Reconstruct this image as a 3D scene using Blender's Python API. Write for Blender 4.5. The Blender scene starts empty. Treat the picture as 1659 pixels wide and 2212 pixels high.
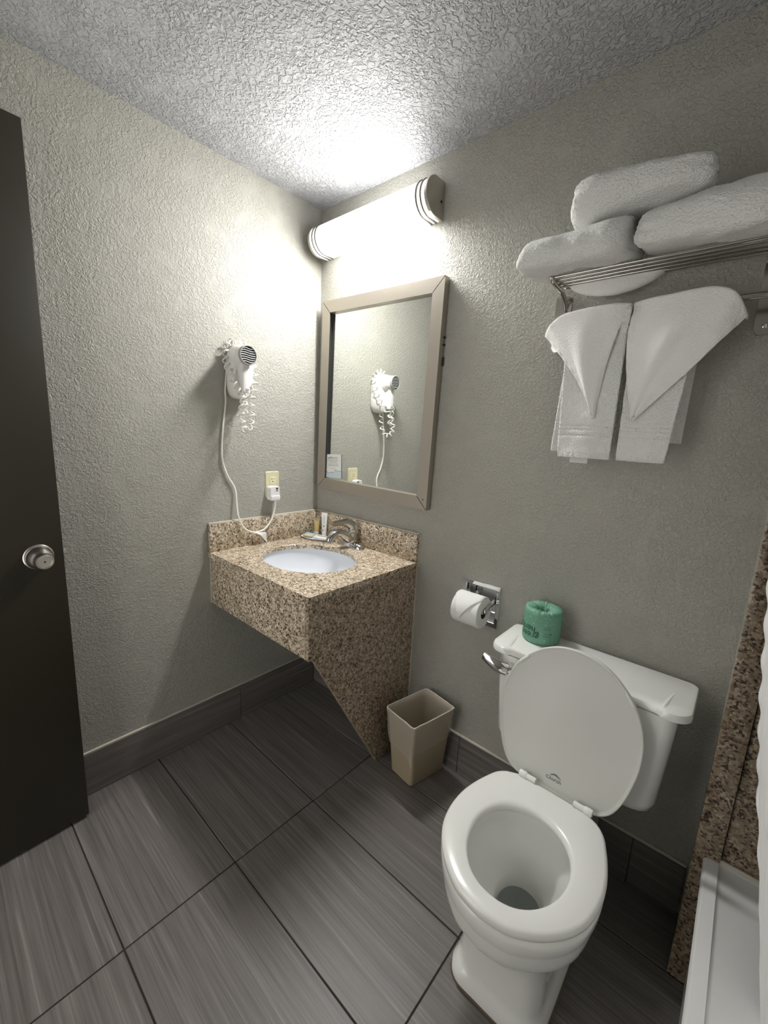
import bpy, bmesh, math, random
from mathutils import Vector, Matrix, noise
random.seed(7)
PI = math.pi
sc = bpy.context.scene
COL = sc.collection

# ------------------------------------------------------------------ camera
cam_d = bpy.data.cameras.new('camera')
cam = bpy.data.objects.new('camera', cam_d); COL.objects.link(cam)
cam_d.sensor_fit = 'HORIZONTAL'; cam_d.sensor_width = 36.0
cam_d.lens = 36.0 * 902.44 / 1659.0
cam_d.clip_start = 0.01
_F = Vector((-0.64410138, 0.7419517, -0.18612119))
_R = Vector((0.74830887, 0.66162265, 0.04784667))
_U = Vector((-0.15864191, 0.10845803, 0.98136109))
_O = Vector((1.61305566, -1.34272223, 1.33345981))
m = Matrix((( _R.x, _U.x, -_F.x, _O.x), (_R.y, _U.y, -_F.y, _O.y), (_R.z, _U.z, -_F.z, _O.z), (0, 0, 0, 1)))
cam.matrix_world = m
sc.camera = cam

# ------------------------------------------------------------------ world, exposure
w = bpy.data.worlds.new('world'); sc.world = w; w.use_nodes = True
w.node_tree.nodes['Background'].inputs[0].default_value = (0.95, 0.93, 0.88, 1)
w.node_tree.nodes['Background'].inputs[1].default_value = 1.45
LAMP = 150.0
vs = sc.view_settings
vs.view_transform = 'Standard'; vs.look = 'None'; vs.exposure = 0.74; vs.gamma = 1.0
vs.use_curve_mapping = False

H = 2.288
# ------------------------------------------------------------------ materials
def nt(name):
    mt = bpy.data.materials.new(name); mt.use_nodes = True
    t = mt.node_tree; b = t.nodes['Principled BSDF']
    return mt, t, b
def N(t, typ, **kw):
    n = t.nodes.new(typ)
    for k, v in kw.items():
        if k.startswith('_'): setattr(n, k[1:], v)
        else: n.inputs[k].default_value = v
    return n
def P(name, col, rough=0.5, metal=0.0, spec=0.5, coat=0.0, bump=None, sheen=0.0, sss=0.0):
    mt, t, b = nt(name)
    b.inputs['Base Color'].default_value = (*col, 1)
    b.inputs['Roughness'].default_value = rough; b.inputs['Metallic'].default_value = metal
    b.inputs['Specular IOR Level'].default_value = spec
    b.inputs['Coat Weight'].default_value = coat
    b.inputs['Sheen Weight'].default_value = sheen
    if bump:
        sca, stren, dist = bump
        tc = N(t, 'ShaderNodeTexCoord')
        n = N(t, 'ShaderNodeTexNoise', Scale=sca, Detail=3.0)
        bp = N(t, 'ShaderNodeBump', Strength=stren, Distance=dist)
        t.links.new(tc.outputs['Object'], n.inputs['Vector'])
        t.links.new(n.outputs['Fac'], bp.inputs['Height'])
        t.links.new(bp.outputs['Normal'], b.inputs['Normal'])
    return mt
def ramp(t, stops, interp='LINEAR'):
    r = t.nodes.new('ShaderNodeValToRGB'); r.color_ramp.interpolation = interp
    e = r.color_ramp.elements
    while len(e) < len(stops): e.new(0.5)
    for el, (p, c) in zip(e, stops):
        el.position = p; el.color = (*c, 1) if len(c) == 3 else c
    return r
def plaster(name, col, scale, strength, dist, rough=0.55, seed=0.0):
    mt, t, b = nt(name)
    tc = N(t, 'ShaderNodeTexCoord')
    mp = N(t, 'ShaderNodeMapping'); mp.inputs['Location'].default_value = (seed, seed * .7, seed * 1.3)
    t.links.new(tc.outputs['Object'], mp.inputs['Vector'])
    n1 = N(t, 'ShaderNodeTexNoise', Scale=scale, Detail=2.5, Roughness=0.55, Distortion=0.9)
    n2 = N(t, 'ShaderNodeTexNoise', Scale=scale * 0.13, Detail=2.0)
    t.links.new(mp.outputs[0], n1.inputs['Vector']); t.links.new(mp.outputs[0], n2.inputs['Vector'])
    r = ramp(t, [(0.42, (0, 0, 0)), (0.50, (.55, .55, .55)), (0.60, (1, 1, 1))], 'EASE')
    t.links.new(n1.outputs['Fac'], r.inputs[0])
    r2 = ramp(t, [(0.30, (.25, .25, .25)), (0.5, (1, 1, 1))])
    t.links.new(n2.outputs['Fac'], r2.inputs[0])
    mu = N(t, 'ShaderNodeMath', _operation='MULTIPLY')
    t.links.new(r.outputs[0], mu.inputs[0]); t.links.new(r2.outputs[0], mu.inputs[1])
    bp = N(t, 'ShaderNodeBump', Strength=strength, Distance=dist)
    t.links.new(mu.outputs[0], bp.inputs['Height']); t.links.new(bp.outputs[0], b.inputs['Normal'])
    b.inputs['Base Color'].default_value = (*col, 1); b.inputs['Roughness'].default_value = rough
    b.inputs['Specular IOR Level'].default_value = 0.35
    return mt
def granite(name, seed=0.0, tint=(1, 1, 1)):
    mt, t, b = nt(name)
    tc = N(t, 'ShaderNodeTexCoord')
    mp = N(t, 'ShaderNodeMapping'); mp.inputs['Location'].default_value = (seed, seed, seed)
    t.links.new(tc.outputs['Object'], mp.inputs['Vector'])
    wv = N(t, 'ShaderNodeTexNoise', Scale=160.0, Detail=2.0)
    t.links.new(mp.outputs[0], wv.inputs['Vector'])
    vm = N(t, 'ShaderNodeVectorMath', _operation='SCALE'); vm.inputs['Scale'].default_value = 0.008
    t.links.new(wv.outputs['Color'], vm.inputs[0])
    va = N(t, 'ShaderNodeVectorMath', _operation='ADD')
    t.links.new(mp.outputs[0], va.inputs[0]); t.links.new(vm.outputs[0], va.inputs[1])
    vo = N(t, 'ShaderNodeTexVoronoi', Scale=190.0)
    t.links.new(va.outputs[0], vo.inputs['Vector'])
    se = N(t, 'ShaderNodeSeparateColor'); t.links.new(vo.outputs['Color'], se.inputs[0])
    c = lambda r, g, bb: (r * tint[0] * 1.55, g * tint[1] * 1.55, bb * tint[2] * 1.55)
    r = ramp(t, [(0.0, c(.060, .047, .036)), (0.11, c(.17, .132, .096)), (0.24, c(.29, .240, .180)), (0.48, c(.40, .345, .270)),
                 (0.78, c(.50, .440, .355)), (0.92, c(.58, .53, .45))], 'CONSTANT')
    t.links.new(se.outputs[0], r.inputs[0])
    n2 = N(t, 'ShaderNodeTexNoise', Scale=38.0, Detail=4.0, Roughness=.65)
    t.links.new(mp.outputs[0], n2.inputs['Vector'])
    r2 = ramp(t, [(0.32, (.66, .62, .56)), (0.62, (1.08, 1.06, 1.04))])
    t.links.new(n2.outputs['Fac'], r2.inputs[0])
    mx = N(t, 'ShaderNodeMix', _data_type='RGBA', _blend_type='MULTIPLY'); mx.inputs[0].default_value = 1.0
    t.links.new(r.outputs[0], mx.inputs[6]); t.links.new(r2.outputs[0], mx.inputs[7])
    t.links.new(mx.outputs[2], b.inputs['Base Color'])
    b.inputs['Roughness'].default_value = 0.28
    return mt
def floor_tile_mat():
    mt, t, b = nt('streaked_tile')
    tc = N(t, 'ShaderNodeTexCoord'); oi = N(t, 'ShaderNodeObjectInfo')
    cm = N(t, 'ShaderNodeCombineXYZ')
    mu0 = N(t, 'ShaderNodeMath', _operation='MULTIPLY'); mu0.inputs[1].default_value = 37.0
    t.links.new(oi.outputs['Random'], mu0.inputs[0])
    for i in range(3): t.links.new(mu0.outputs[0], cm.inputs[i])
    va = N(t, 'ShaderNodeVectorMath', _operation='ADD')
    t.links.new(tc.outputs['Object'], va.inputs[0]); t.links.new(cm.outputs[0], va.inputs[1])
    def streak(sx, sy, det):
        mp = N(t, 'ShaderNodeMapping'); mp.inputs['Scale'].default_value = (sx, sy, sy)
        t.links.new(va.outputs[0], mp.inputs['Vector'])
        n = N(t, 'ShaderNodeTexNoise', Scale=1.0, Detail=det, Roughness=0.6)
        t.links.new(mp.outputs[0], n.inputs['Vector']); return n
    a = streak(3.2, 170.0, 3.0); c = streak(1.3, 34.0, 3.0)
    mx = N(t, 'ShaderNodeMath', _operation='ADD')
    m1 = N(t, 'ShaderNodeMath', _operation='MULTIPLY'); m1.inputs[1].default_value = 0.62
    m2 = N(t, 'ShaderNodeMath', _operation='MULTIPLY'); m2.inputs[1].default_value = 0.38
    t.links.new(a.outputs['Fac'], m1.inputs[0]); t.links.new(c.outputs['Fac'], m2.inputs[0])
    t.links.new(m1.outputs[0], mx.inputs[0]); t.links.new(m2.outputs[0], mx.inputs[1])
    r = ramp(t, [(0.36, (.105, .094, .086)), (0.50, (.150, .137, .127)), (0.60, (.190, .176, .164)), (0.68, (.27, .255, .24))])
    t.links.new(mx.outputs[0], r.inputs[0]); t.links.new(r.outputs[0], b.inputs['Base Color'])
    bp = N(t, 'ShaderNodeBump', Strength=0.25, Distance=0.0015)
    t.links.new(mx.outputs[0], bp.inputs['Height']); t.links.new(bp.outputs[0], b.inputs['Normal'])
    b.inputs['Roughness'].default_value = 0.42
    return mt

M = {}
M['wall'] = plaster('wall_paint', (.412, .403, .358), 112.0, 0.65, 0.0035)
M['ceil'] = plaster('ceiling_paint', (.49, .49, .51), 78.0, 0.9, 0.006, 0.7, 3.3)
M['granite'] = granite('tan_granite')
M['granite2'] = granite('shaded_granite', 4.7, (.74, .70, .68))  # same stone as the countertop, tinted darker to carry the side panel's shade
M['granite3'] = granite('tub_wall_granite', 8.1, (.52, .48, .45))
M['tile'] = floor_tile_mat()
M['grout'] = P('dark_grout', (.035, .030, .026), .9)
M['caulk'] = P('cream_caulk', (.62, .58, .50), .5)
M['door'] = P('dark_door_paint', (.021, .017, .0095), .42, bump=(14, .12, .004))
M['nickel'] = P('satin_nickel', (.62, .58, .53), .28, 1.0)
M['ring'] = P('dark_ring', (.16, .145, .13), .5, .3)
M['frame'] = P('brushed_frame', (.44, .40, .345), .42, .75)
M['chrome'] = P('chrome', (.80, .80, .80), .06, 1.0)
M['faucet'] = P('faucet_chrome', (.60, .59, .58), .08, 1.0)
M['chrome_shelf'] = P('shelf_chrome', (.55, .53, .50), .16, 1.0)
M['mirror'] = P('mirror_glass', (.86, .88, .85), .0, 1.0)
M['black'] = P('black', (.008, .008, .008), .6)
M['dark'] = P('dark_edge', (.02, .02, .018), .5)
M['porcelain'] = P('porcelain', (.88, .88, .85), .12, coat=.3)
M['seatplastic'] = P('seat_plastic', (.85, .85, .82), .22)
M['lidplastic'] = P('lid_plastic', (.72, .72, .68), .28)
M['tub'] = P('tub_enamel', (.78, .78, .77), .2)
M['basin'] = P('basin_white', (.80, .83, .88), .15)
M['dryer'] = P('dryer_plastic', (.76, .75, .73), .3)
M['dryer_grey'] = P('dryer_grey', (.36, .35, .34), .4)
M['cord'] = P('cord_white', (.80, .78, .72), .4)
M['almond'] = P('almond_plastic', (.72, .67, .46), .35)
M['white'] = P('white_plastic', (.82, .82, .82), .3)
M['paper'] = P('paper_white', (.82, .82, .80), .8, bump=(350, .15, .001))
M['ink'] = P('grey_ink', (.16, .18, .18), .7)
M['inklight'] = P('light_grey_ink', (.42, .44, .44), .7)
M['cardblue'] = P('card_blue', (.58, .68, .74), .7)
M['red'] = P('red_button', (.10, .012, .018), .4)
M['towel'] = P('terry_towel', (.92, .915, .89), .95, spec=.1, sheen=.2, bump=(240, 1.0, .007))
M['cloth'] = P('woven_cloth', (.92, .91, .89), .95, spec=.1, sheen=.1, bump=(320, .8, .003))
M['hem'] = P('hem_cloth', (.88, .87, .85), .9, spec=.1)
M['curtain'] = P('curtain_cloth', (.80, .79, .79), .8, bump=(60, .2, .004))
M['can'] = P('beige_can', (.42, .345, .235), .45)
M['soapblue'] = P('soap_blue', (.28, .55, .70), .5)
M['soapbeige'] = P('soap_beige', (.62, .52, .38), .5)
M['greenpaper'] = None
def green_paper():
    mt, t, b = nt('green_wrap')
    tc = N(t, 'ShaderNodeTexCoord'); vo = N(t, 'ShaderNodeTexVoronoi', Scale=105.0)
    t.links.new(tc.outputs['Object'], vo.inputs['Vector'])
    r = ramp(t, [(0.0, (.42, .68, .55)), (0.16, (.34, .60, .46)), (0.22, (.155, .36, .25))])
    t.links.new(vo.outputs['Distance'], r.inputs[0])
    n = N(t, 'ShaderNodeTexNoise', Scale=45.0, Detail=3.0); t.links.new(tc.outputs['Object'], n.inputs['Vector'])
    bp = N(t, 'ShaderNodeBump', Strength=.4, Distance=.004)
    t.links.new(n.outputs['Fac'], bp.inputs['Height']); t.links.new(bp.outputs[0], b.inputs['Normal'])
    t.links.new(r.outputs[0], b.inputs['Base Color']); b.inputs['Roughness'].default_value = .5
    return mt
M['greenpaper'] = green_paper()
M['greenink'] = P('dark_green_ink', (.018, .085, .05), .6)
def film(name, col, alpha, rough=.12):
    mt, t, b = nt(name)
    tr = N(t, 'ShaderNodeBsdfTransparent'); mx = N(t, 'ShaderNodeMixShader'); mx.inputs[0].default_value = alpha
    b.inputs['Base Color'].default_value = (*col, 1); b.inputs['Roughness'].default_value = rough
    t.links.new(tr.outputs[0], mx.inputs[1]); t.links.new(b.outputs[0], mx.inputs[2])
    t.links.new(mx.outputs[0], t.nodes['Material Output'].inputs[0])
    return mt
M['liner'] = film('clear_liner', (.70, .65, .58), .34, .12)
M['gel'] = P('yellow_gel', (.50, .36, .035), .25)
M['clear'] = film('clear_plastic', (.80, .78, .66), .20, .1)
def emit(name, col, s):
    mt, t, b = nt(name)
    b.inputs['Base Color'].default_value = (.8, .8, .8, 1)
    b.inputs['Emission Color'].default_value = (*col, 1); b.inputs['Emission Strength'].default_value = s
    return mt
def lamp_mat():
    # frosted diffuser; emission graded to balance the room light, dimmed toward the wall
    mt, t, b = nt('lit_diffuser')
    b.inputs['Base Color'].default_value = (.8, .8, .8, 1)
    b.inputs['Emission Color'].default_value = (1.0, .995, .965, 1)
    tc = N(t, 'ShaderNodeTexCoord'); se = N(t, 'ShaderNodeSeparateXYZ'); t.links.new(tc.outputs['Object'], se.inputs[0])
    mr = N(t, 'ShaderNodeMapRange', _interpolation_type='SMOOTHSTEP')
    mr.inputs['From Min'].default_value = -.014; mr.inputs['From Max'].default_value = -.052
    mr.inputs['To Min'].default_value = LAMP * .12; mr.inputs['To Max'].default_value = LAMP
    t.links.new(se.outputs['Y'], mr.inputs['Value'])
    mz = N(t, 'ShaderNodeMapRange')   # emission shaped by height: underside raised to send more light down
    mz.inputs['From Min'].default_value = 2.195; mz.inputs['From Max'].default_value = 2.078
    mz.inputs['To Min'].default_value = .30; mz.inputs['To Max'].default_value = 1.0
    pw = N(t, 'ShaderNodeMath', _operation='POWER'); pw.inputs[1].default_value = 2.7
    mu = N(t, 'ShaderNodeMath', _operation='MULTIPLY')
    t.links.new(se.outputs['Z'], mz.inputs['Value']); t.links.new(mz.outputs[0], pw.inputs[0])
    t.links.new(mr.outputs[0], mu.inputs[0]); t.links.new(pw.outputs[0], mu.inputs[1])
    mx = N(t, 'ShaderNodeMapRange', _interpolation_type='SMOOTHSTEP')   # emission cut toward the left to keep the left wall from burning out
    mx.inputs['From Min'].default_value = .080; mx.inputs['From Max'].default_value = .48
    mx.inputs['To Min'].default_value = .045; mx.inputs['To Max'].default_value = 1.0
    m2 = N(t, 'ShaderNodeMath', _operation='MULTIPLY')
    t.links.new(se.outputs['X'], mx.inputs['Value']); t.links.new(mu.outputs[0], m2.inputs[0]); t.links.new(mx.outputs[0], m2.inputs[1])
    me_ = N(t, 'ShaderNodeMapRange', _interpolation_type='SMOOTHSTEP')   # emission cut at the right end so the dark rings stand out
    me_.inputs['From Min'].default_value = .603; me_.inputs['From Max'].default_value = .53
    me_.inputs['To Min'].default_value = .03; me_.inputs['To Max'].default_value = 1.0
    m3 = N(t, 'ShaderNodeMath', _operation='MULTIPLY')
    t.links.new(se.outputs['X'], me_.inputs['Value']); t.links.new(m2.outputs[0], m3.inputs[0]); t.links.new(me_.outputs[0], m3.inputs[1])
    t.links.new(m3.outputs[0], b.inputs['Emission Strength'])
    return mt
M['lamp'] = lamp_mat()
def water():
    mt, t, b = nt('bowl_water')
    b.inputs['Base Color'].default_value = (.80, .84, .83, 1); b.inputs['Roughness'].default_value = .02
    b.inputs['Transmission Weight'].default_value = 1.0; b.inputs['IOR'].default_value = 1.33
    return mt
M['water'] = water()

# ------------------------------------------------------------------ object helpers
def thing(name, label, cat, loc, group=None, kind=None):
    o = bpy.data.objects.new(name, None); COL.objects.link(o); o.location = loc
    o.empty_display_size = .05
    return tag(o, label, cat, group, kind)
def tag(o, label, cat=None, group=None, kind=None):
    o['label'] = label
    if cat: o['category'] = cat
    if group: o['group'] = group
    if kind: o['kind'] = kind
    return o
def wloc(o):
    v = Vector(o.location)
    return v if o.parent is None else v
def adopt(o, parent):
    o.parent = parent
    base = Vector(parent.location)
    q = parent.parent
    o.matrix_parent_inverse = Matrix.Translation(-base) if q is None else Matrix.Identity(4)
def obj(name, vf, mat, parent=None, smooth=True, angle=40, label=None):
    v, f = vf
    me = bpy.data.meshes.new(name); me.from_pydata([tuple(p) for p in v], [], f); me.update()
    bm = bmesh.new(); bm.from_mesh(me); bmesh.ops.remove_doubles(bm, verts=bm.verts, dist=1e-6)
    bmesh.ops.recalc_face_normals(bm, faces=bm.faces); bm.to_mesh(me); bm.free()
    if smooth:
        me.polygons.foreach_set('use_smooth', [True] * len(me.polygons))
        me.set_sharp_from_angle(angle=math.radians(angle))
    me.materials.append(M[mat] if isinstance(mat, str) else mat)
    o = bpy.data.objects.new(name, me); COL.objects.link(o)
    if parent: adopt(o, parent)
    if label: o['label'] = label
    return o
def merge(*vfs):
    V, Fc = [], []
    for v, f in vfs:
        k = len(V); V += list(v); Fc += [[i + k for i in q] for q in f]
    return V, Fc
def xf(vf, mat):
    return [mat @ Vector(p) for p in vf[0]], vf[1]
def box(x0, x1, y0, y1, z0, z1, bev=0.0, seg=2):
    bm = bmesh.new(); bmesh.ops.create_cube(bm, size=1)
    for v in bm.verts:
        v.co = ((x0 + x1) / 2 + v.co.x * (x1 - x0), (y0 + y1) / 2 + v.co.y * (y1 - y0), (z0 + z1) / 2 + v.co.z * (z1 - z0))
    if bev: bmesh.ops.bevel(bm, geom=bm.edges[:], offset=bev, segments=seg, profile=.5, affect='EDGES')
    bm.verts.index_update()
    r = [v.co.copy() for v in bm.verts], [[v.index for v in f.verts] for f in bm.faces]
    bm.free(); return r
def loft(rings, cap0=True, cap1=True, closed=True):
    n = len(rings[0]); V = [p for r in rings for p in r]; Fc = []
    for i in range(len(rings) - 1):
        for j in range(n if closed else n - 1):
            k = (j + 1) % n
            Fc.append([i * n + j, i * n + k, (i + 1) * n + k, (i + 1) * n + j])
    if cap0: Fc.append(list(range(n))[::-1])
    if cap1: Fc.append([(len(rings) - 1) * n + j for j in range(n)])
    return V, Fc
def lathe(profile, center, axis='z', n=32, cap0=True, cap1=True):
    rings = []
    for r, h in profile:
        ring = []
        for j in range(n):
            a = 2 * PI * j / n; c, s = r * math.cos(a), r * math.sin(a)
            p = {'z': (c, s, h), 'x': (h, c, s), 'y': (s, h, c)}[axis]
            ring.append(Vector(center) + Vector(p))
        rings.append(ring)
    return loft(rings, cap0, cap1)
def catmull(pts, n):
    pts = [Vector(p) for p in pts]; out = []
    m_ = len(pts) - 1
    for i in range(n + 1):
        t = i / n * m_; k = min(int(t), m_ - 1); u = t - k
        p0 = pts[max(k - 1, 0)]; p1 = pts[k]; p2 = pts[k + 1]; p3 = pts[min(k + 2, m_)]
        out.append(.5 * ((2 * p1) + (-p0 + p2) * u + (2 * p0 - 5 * p1 + 4 * p2 - p3) * u * u + (-p0 + 3 * p1 - 3 * p2 + p3) * u ** 3))
    return out
def frames(path):
    fr = []; up = None
    for i in range(len(path)):
        t = (path[min(i + 1, len(path) - 1)] - path[max(i - 1, 0)]).normalized()
        if up is None:
            a = Vector((0, 0, 1)) if abs(t.z) < .9 else Vector((1, 0, 0))
            up = (a - t * a.dot(t)).normalized()
        else:
            up = (up - t * up.dot(t)).normalized()
        fr.append((t, up, t.cross(up)))
    return fr
def tube(path, rad, n=10, flat=1.0, up=None):
    path = [Vector(p) for p in path]; rings = []
    fr = frames(path)
    for i, p in enumerate(path):
        t, u, b = fr[i]
        if up is not None:
            b = t.cross(Vector(up)).normalized(); u = b.cross(t).normalized()
        r = rad(i / (len(path) - 1)) if callable(rad) else rad
        ru, rb = r if isinstance(r, tuple) else (r, r * flat)
        rings.append([p + u * (ru * math.cos(2 * PI * j / n)) + b * (rb * math.sin(2 * PI * j / n)) for j in range(n)])
    return loft(rings)
def rrect(x0, x1, y0, y1, r, z, n=6):
    pts = []
    for cx, cy, a0 in ((x1 - r, y1 - r, 0), (x0 + r, y1 - r, PI / 2), (x0 + r, y0 + r, PI), (x1 - r, y0 + r, 1.5 * PI)):
        for k in range(n + 1):
            a = a0 + PI / 2 * k / n
            pts.append(Vector((cx + r * math.cos(a), cy + r * math.sin(a), z)))
    return pts
def polar_resample(pts, c, n, z=None):
    """loop of points (x,y) -> n points at equal angles about c"""
    A = sorted(((math.atan2(p[1] - c[1], p[0] - c[0]), p) for p in pts), key=lambda q: q[0])
    A = [(A[-1][0] - 2 * PI, A[-1][1])] + A + [(A[0][0] + 2 * PI, A[0][1])]
    out = []
    for j in range(n):
        a = -PI + 2 * PI * j / n
        for k in range(len(A) - 1):
            if A[k][0] <= a <= A[k + 1][0]:
                d = Vector((math.cos(a), math.sin(a))); p = Vector(A[k][1][:2]) - Vector(c); q = Vector(A[k + 1][1][:2]) - Vector(c)
                e = q - p; den = d.x * e.y - d.y * e.x
                t = (p.x * e.y - p.y * e.x) / den if abs(den) > 1e-9 else p.length
                v = Vector(c) + d * t
                out.append(Vector((v.x, v.y, z if z is not None else 0))); break
    return out
def grid(fn, nu, nv):
    V = [Vector(fn(i / nu, j / nv)) for i in range(nu + 1) for j in range(nv + 1)]
    Fc = [[i * (nv + 1) + j, (i + 1) * (nv + 1) + j, (i + 1) * (nv + 1) + j + 1, i * (nv + 1) + j + 1] for i in range(nu) for j in range(nv)]
    return V, Fc
def solidify(o, th, off=0.0):
    md = o.modifiers.new('thickness', 'SOLIDIFY'); md.thickness = th; md.offset = off
    return o
def ss(a, b, x):
    t = max(0, min(1, (x - a) / (b - a))); return t * t * (3 - 2 * t)
def interp(tab, x):
    if x <= tab[0][0]: return tab[0][1]
    for (a, p), (b, q) in zip(tab, tab[1:]):
        if x <= b:
            t = (x - a) / (b - a); return p + (q - p) * t
    return tab[-1][1]
def text_mesh(s, size):
    cu = bpy.data.curves.new('t', 'FONT'); cu.body = s; cu.size = size; cu.resolution_u = 3
    o = bpy.data.objects.new('t', cu); COL.objects.link(o)
    bpy.context.view_layer.update()
    me = bpy.data.meshes.new_from_object(o.evaluated_get(bpy.context.evaluated_depsgraph_get()))
    r = [v.co.copy() for v in me.vertices], [list(p.vertices) for p in me.polygons]
    bpy.data.objects.remove(o); bpy.data.curves.remove(cu); bpy.data.meshes.remove(me)
    return r

# ------------------------------------------------------------------ room shell
YB = -1.95; XE = 2.46
tag(obj('wall_left', box(-.1, 0, YB - .1, .1, 0, H), 'wall', smooth=False), 'greige textured wall with the hair dryer and outlet', 'wall', kind='structure')
# wall behind mirror and toilet, with the recess of the paper holder
hx = (.876, 1.002); hz = (.672, .800)
def holed_wall():
    xs = [0, hx[0], hx[1], XE]; zs = [0, hz[0], hz[1], H]; V = []; Fc = []
    for y in (0, .1):
        for z in zs:
            for x in xs: V.append((x, y, z))
    id_ = lambda y, i, j: y * 16 + j * 4 + i
    for i in range(3):
        for j in range(3):
            if (i, j) == (1, 1): continue
            for y in (0, 1): Fc.append([id_(y, i, j), id_(y, i + 1, j), id_(y, i + 1, j + 1), id_(y, i, j + 1)])
    lp = [(1, 1), (2, 1), (2, 2), (1, 2)]
    for k in range(4):
        a, b = lp[k], lp[(k + 1) % 4]; Fc.append([id_(0, *a), id_(0, *b), id_(1, *b), id_(1, *a)])
    per = [(0, 0), (1, 0), (2, 0), (3, 0), (3, 1), (3, 2), (3, 3), (2, 3), (1, 3), (0, 3), (0, 2), (0, 1)]
    for k in range(12):
        a, b = per[k], per[(k + 1) % 12]; Fc.append([id_(0, *a), id_(0, *b), id_(1, *b), id_(1, *a)])
    return V, Fc
tag(obj('wall_right', holed_wall(), 'wall', smooth=False), 'greige textured wall with the mirror and towel shelf', 'wall', kind='structure')
tag(obj('wall_shower', box(XE, XE + .1, YB, .1, 0, H), 'wall', smooth=False), 'greige wall on the far long side of the tub', 'wall', kind='structure')
def door_wall():
    return merge(box(0, .075, YB - .1, YB, 0, H), box(.915, XE, YB - .1, YB, 0, H), box(.075, .915, YB - .1, YB, 2.09, H))
tag(obj('wall_door', door_wall(), 'wall', smooth=False), 'greige wall holding the doorway, opposite the mirror', 'wall', kind='structure')
tag(obj('ceiling', box(-.1, XE + .1, YB - .1, .1, H, H + .1), 'ceil', smooth=False), 'white ceiling with a coarse knockdown texture', 'ceiling', kind='structure')
# built-out wall at the end of the tub, faced with granite
tag(obj('wall_tub_end', box(1.656, XE, -.165, 0, 0, H), 'wall', smooth=False), 'short built-out wall at the end of the tub', 'wall', kind='structure')
gs = thing('trim_1', 'brown granite facing at the end of the tub', 'trim', (1.66, -.17, 0), kind='structure')
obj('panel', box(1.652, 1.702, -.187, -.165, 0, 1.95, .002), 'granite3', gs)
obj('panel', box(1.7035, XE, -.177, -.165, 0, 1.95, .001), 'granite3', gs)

# floor: dark grout slab with one tile object per tile
fl = tag(obj('floor', box(-.1, XE + .1, YB - .1, .1, -.08, -.003), 'grout', smooth=False), 'grey-brown streaked tile floor with dark grout', 'floor', kind='structure')
XJ = [-.01, .602, 1.218, 1.834]; y2 = -.494; TW = .308
ys = [y2 + TW * k for k in range(2, -6, -1)]
for i in range(3):
    for j in range(len(ys) - 1):
        x0, x1 = max(XJ[i], 0) + .0018, min(XJ[i + 1], 1.75) - .0018
        ya, yb = max(ys[j + 1], YB) + .0018, min(ys[j], 0) - .0018
        if yb - ya < .02: continue
        o = obj('tile', box(x0, x1, ya, yb, -.012, 0, .0012, 1), 'tile', fl, label=None)
HB = .163
def baseboard(name, label, horizontal, cuts, fixed):
    root = thing(name, label, 'baseboard', (0.005, -.005, 0), kind='structure')
    for a, b in zip(cuts, cuts[1:]):
        if horizontal: vf = box(a + .001, b - .001, -.011, -.0005, .0005, HB, .001, 1)
        else: vf = box(.0005, .011, b + .001, a - .001, .0005, HB, .001, 1)
        obj('tile', vf, 'tile_v' if not horizontal else 'tile', root)
    if horizontal: vf = box(cuts[0], cuts[-1], -.009, 0, HB, HB + .007, .002)
    else: vf = box(0, .009, cuts[-1], cuts[0], HB, HB + .007, .002)
    obj('caulk_bead', vf, 'caulk', root)
mtv = M['tile'].copy(); M['tile_v'] = mtv
for n in mtv.node_tree.nodes:
    if n.type == 'MAPPING':
        s = n.inputs['Scale'].default_value; n.inputs['Scale'].default_value = (s[1], s[0], s[1])
baseboard('baseboard_left', 'dark tile baseboard along the hair dryer wall', False, [-.013, -.44, -1.05, -1.66, YB], 0)
baseboard('baseboard_right', 'dark tile baseboard behind the toilet', True, [.0, .30, .91, 1.52, 1.652], 0)

# ------------------------------------------------------------------ door
d = thing('door_1', 'dark brown slab door standing open against the left wall', 'door', (.09, -1.06, 0), kind='structure')
def door_pt(vf):   # slight angle off the wall
    a = math.radians(2.2); c = Vector((.108, -1.062, 0)); R_ = Matrix.Rotation(a, 4, 'Z')
    return [R_ @ (Vector(p)) + c for p in vf[0]], vf[1]
obj('slab', door_pt(box(-.036, 0, -.80, 0, .012, 2.062, .002)), 'door', d)
kz = .935; ky = -.060
obj('rosette', door_pt(lathe([(.036, 0), (.036, .004), (.032, .007), (.020, .008)], (0, ky, kz), 'x')), 'nickel', d)
kb = obj('knob', door_pt(lathe([(.026, .007), (.0315, .009), (.0325, .018), (.030, .032), (.024, .045), (.0205, .050), (.0205, .053), (.0225, .058), (.0225, .066), (.020, .0715), (.0165, .072), (.0155, .0692), (.008, .069), (.0025, .069)], (0, ky, kz), 'x', 40)), 'nickel', d)
obj('key_hole', door_pt(box(.0688, .0698, ky - .002, ky + .002, kz - .002, kz + .002)), 'black', kb)
obj('latch', door_pt(merge(box(-.030, -.006, -.001, .0012, kz - .028, kz + .028, .0004), box(-.026, -.012, .0, .012, kz - .009, kz + .009, .002))), 'nickel', d)

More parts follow.
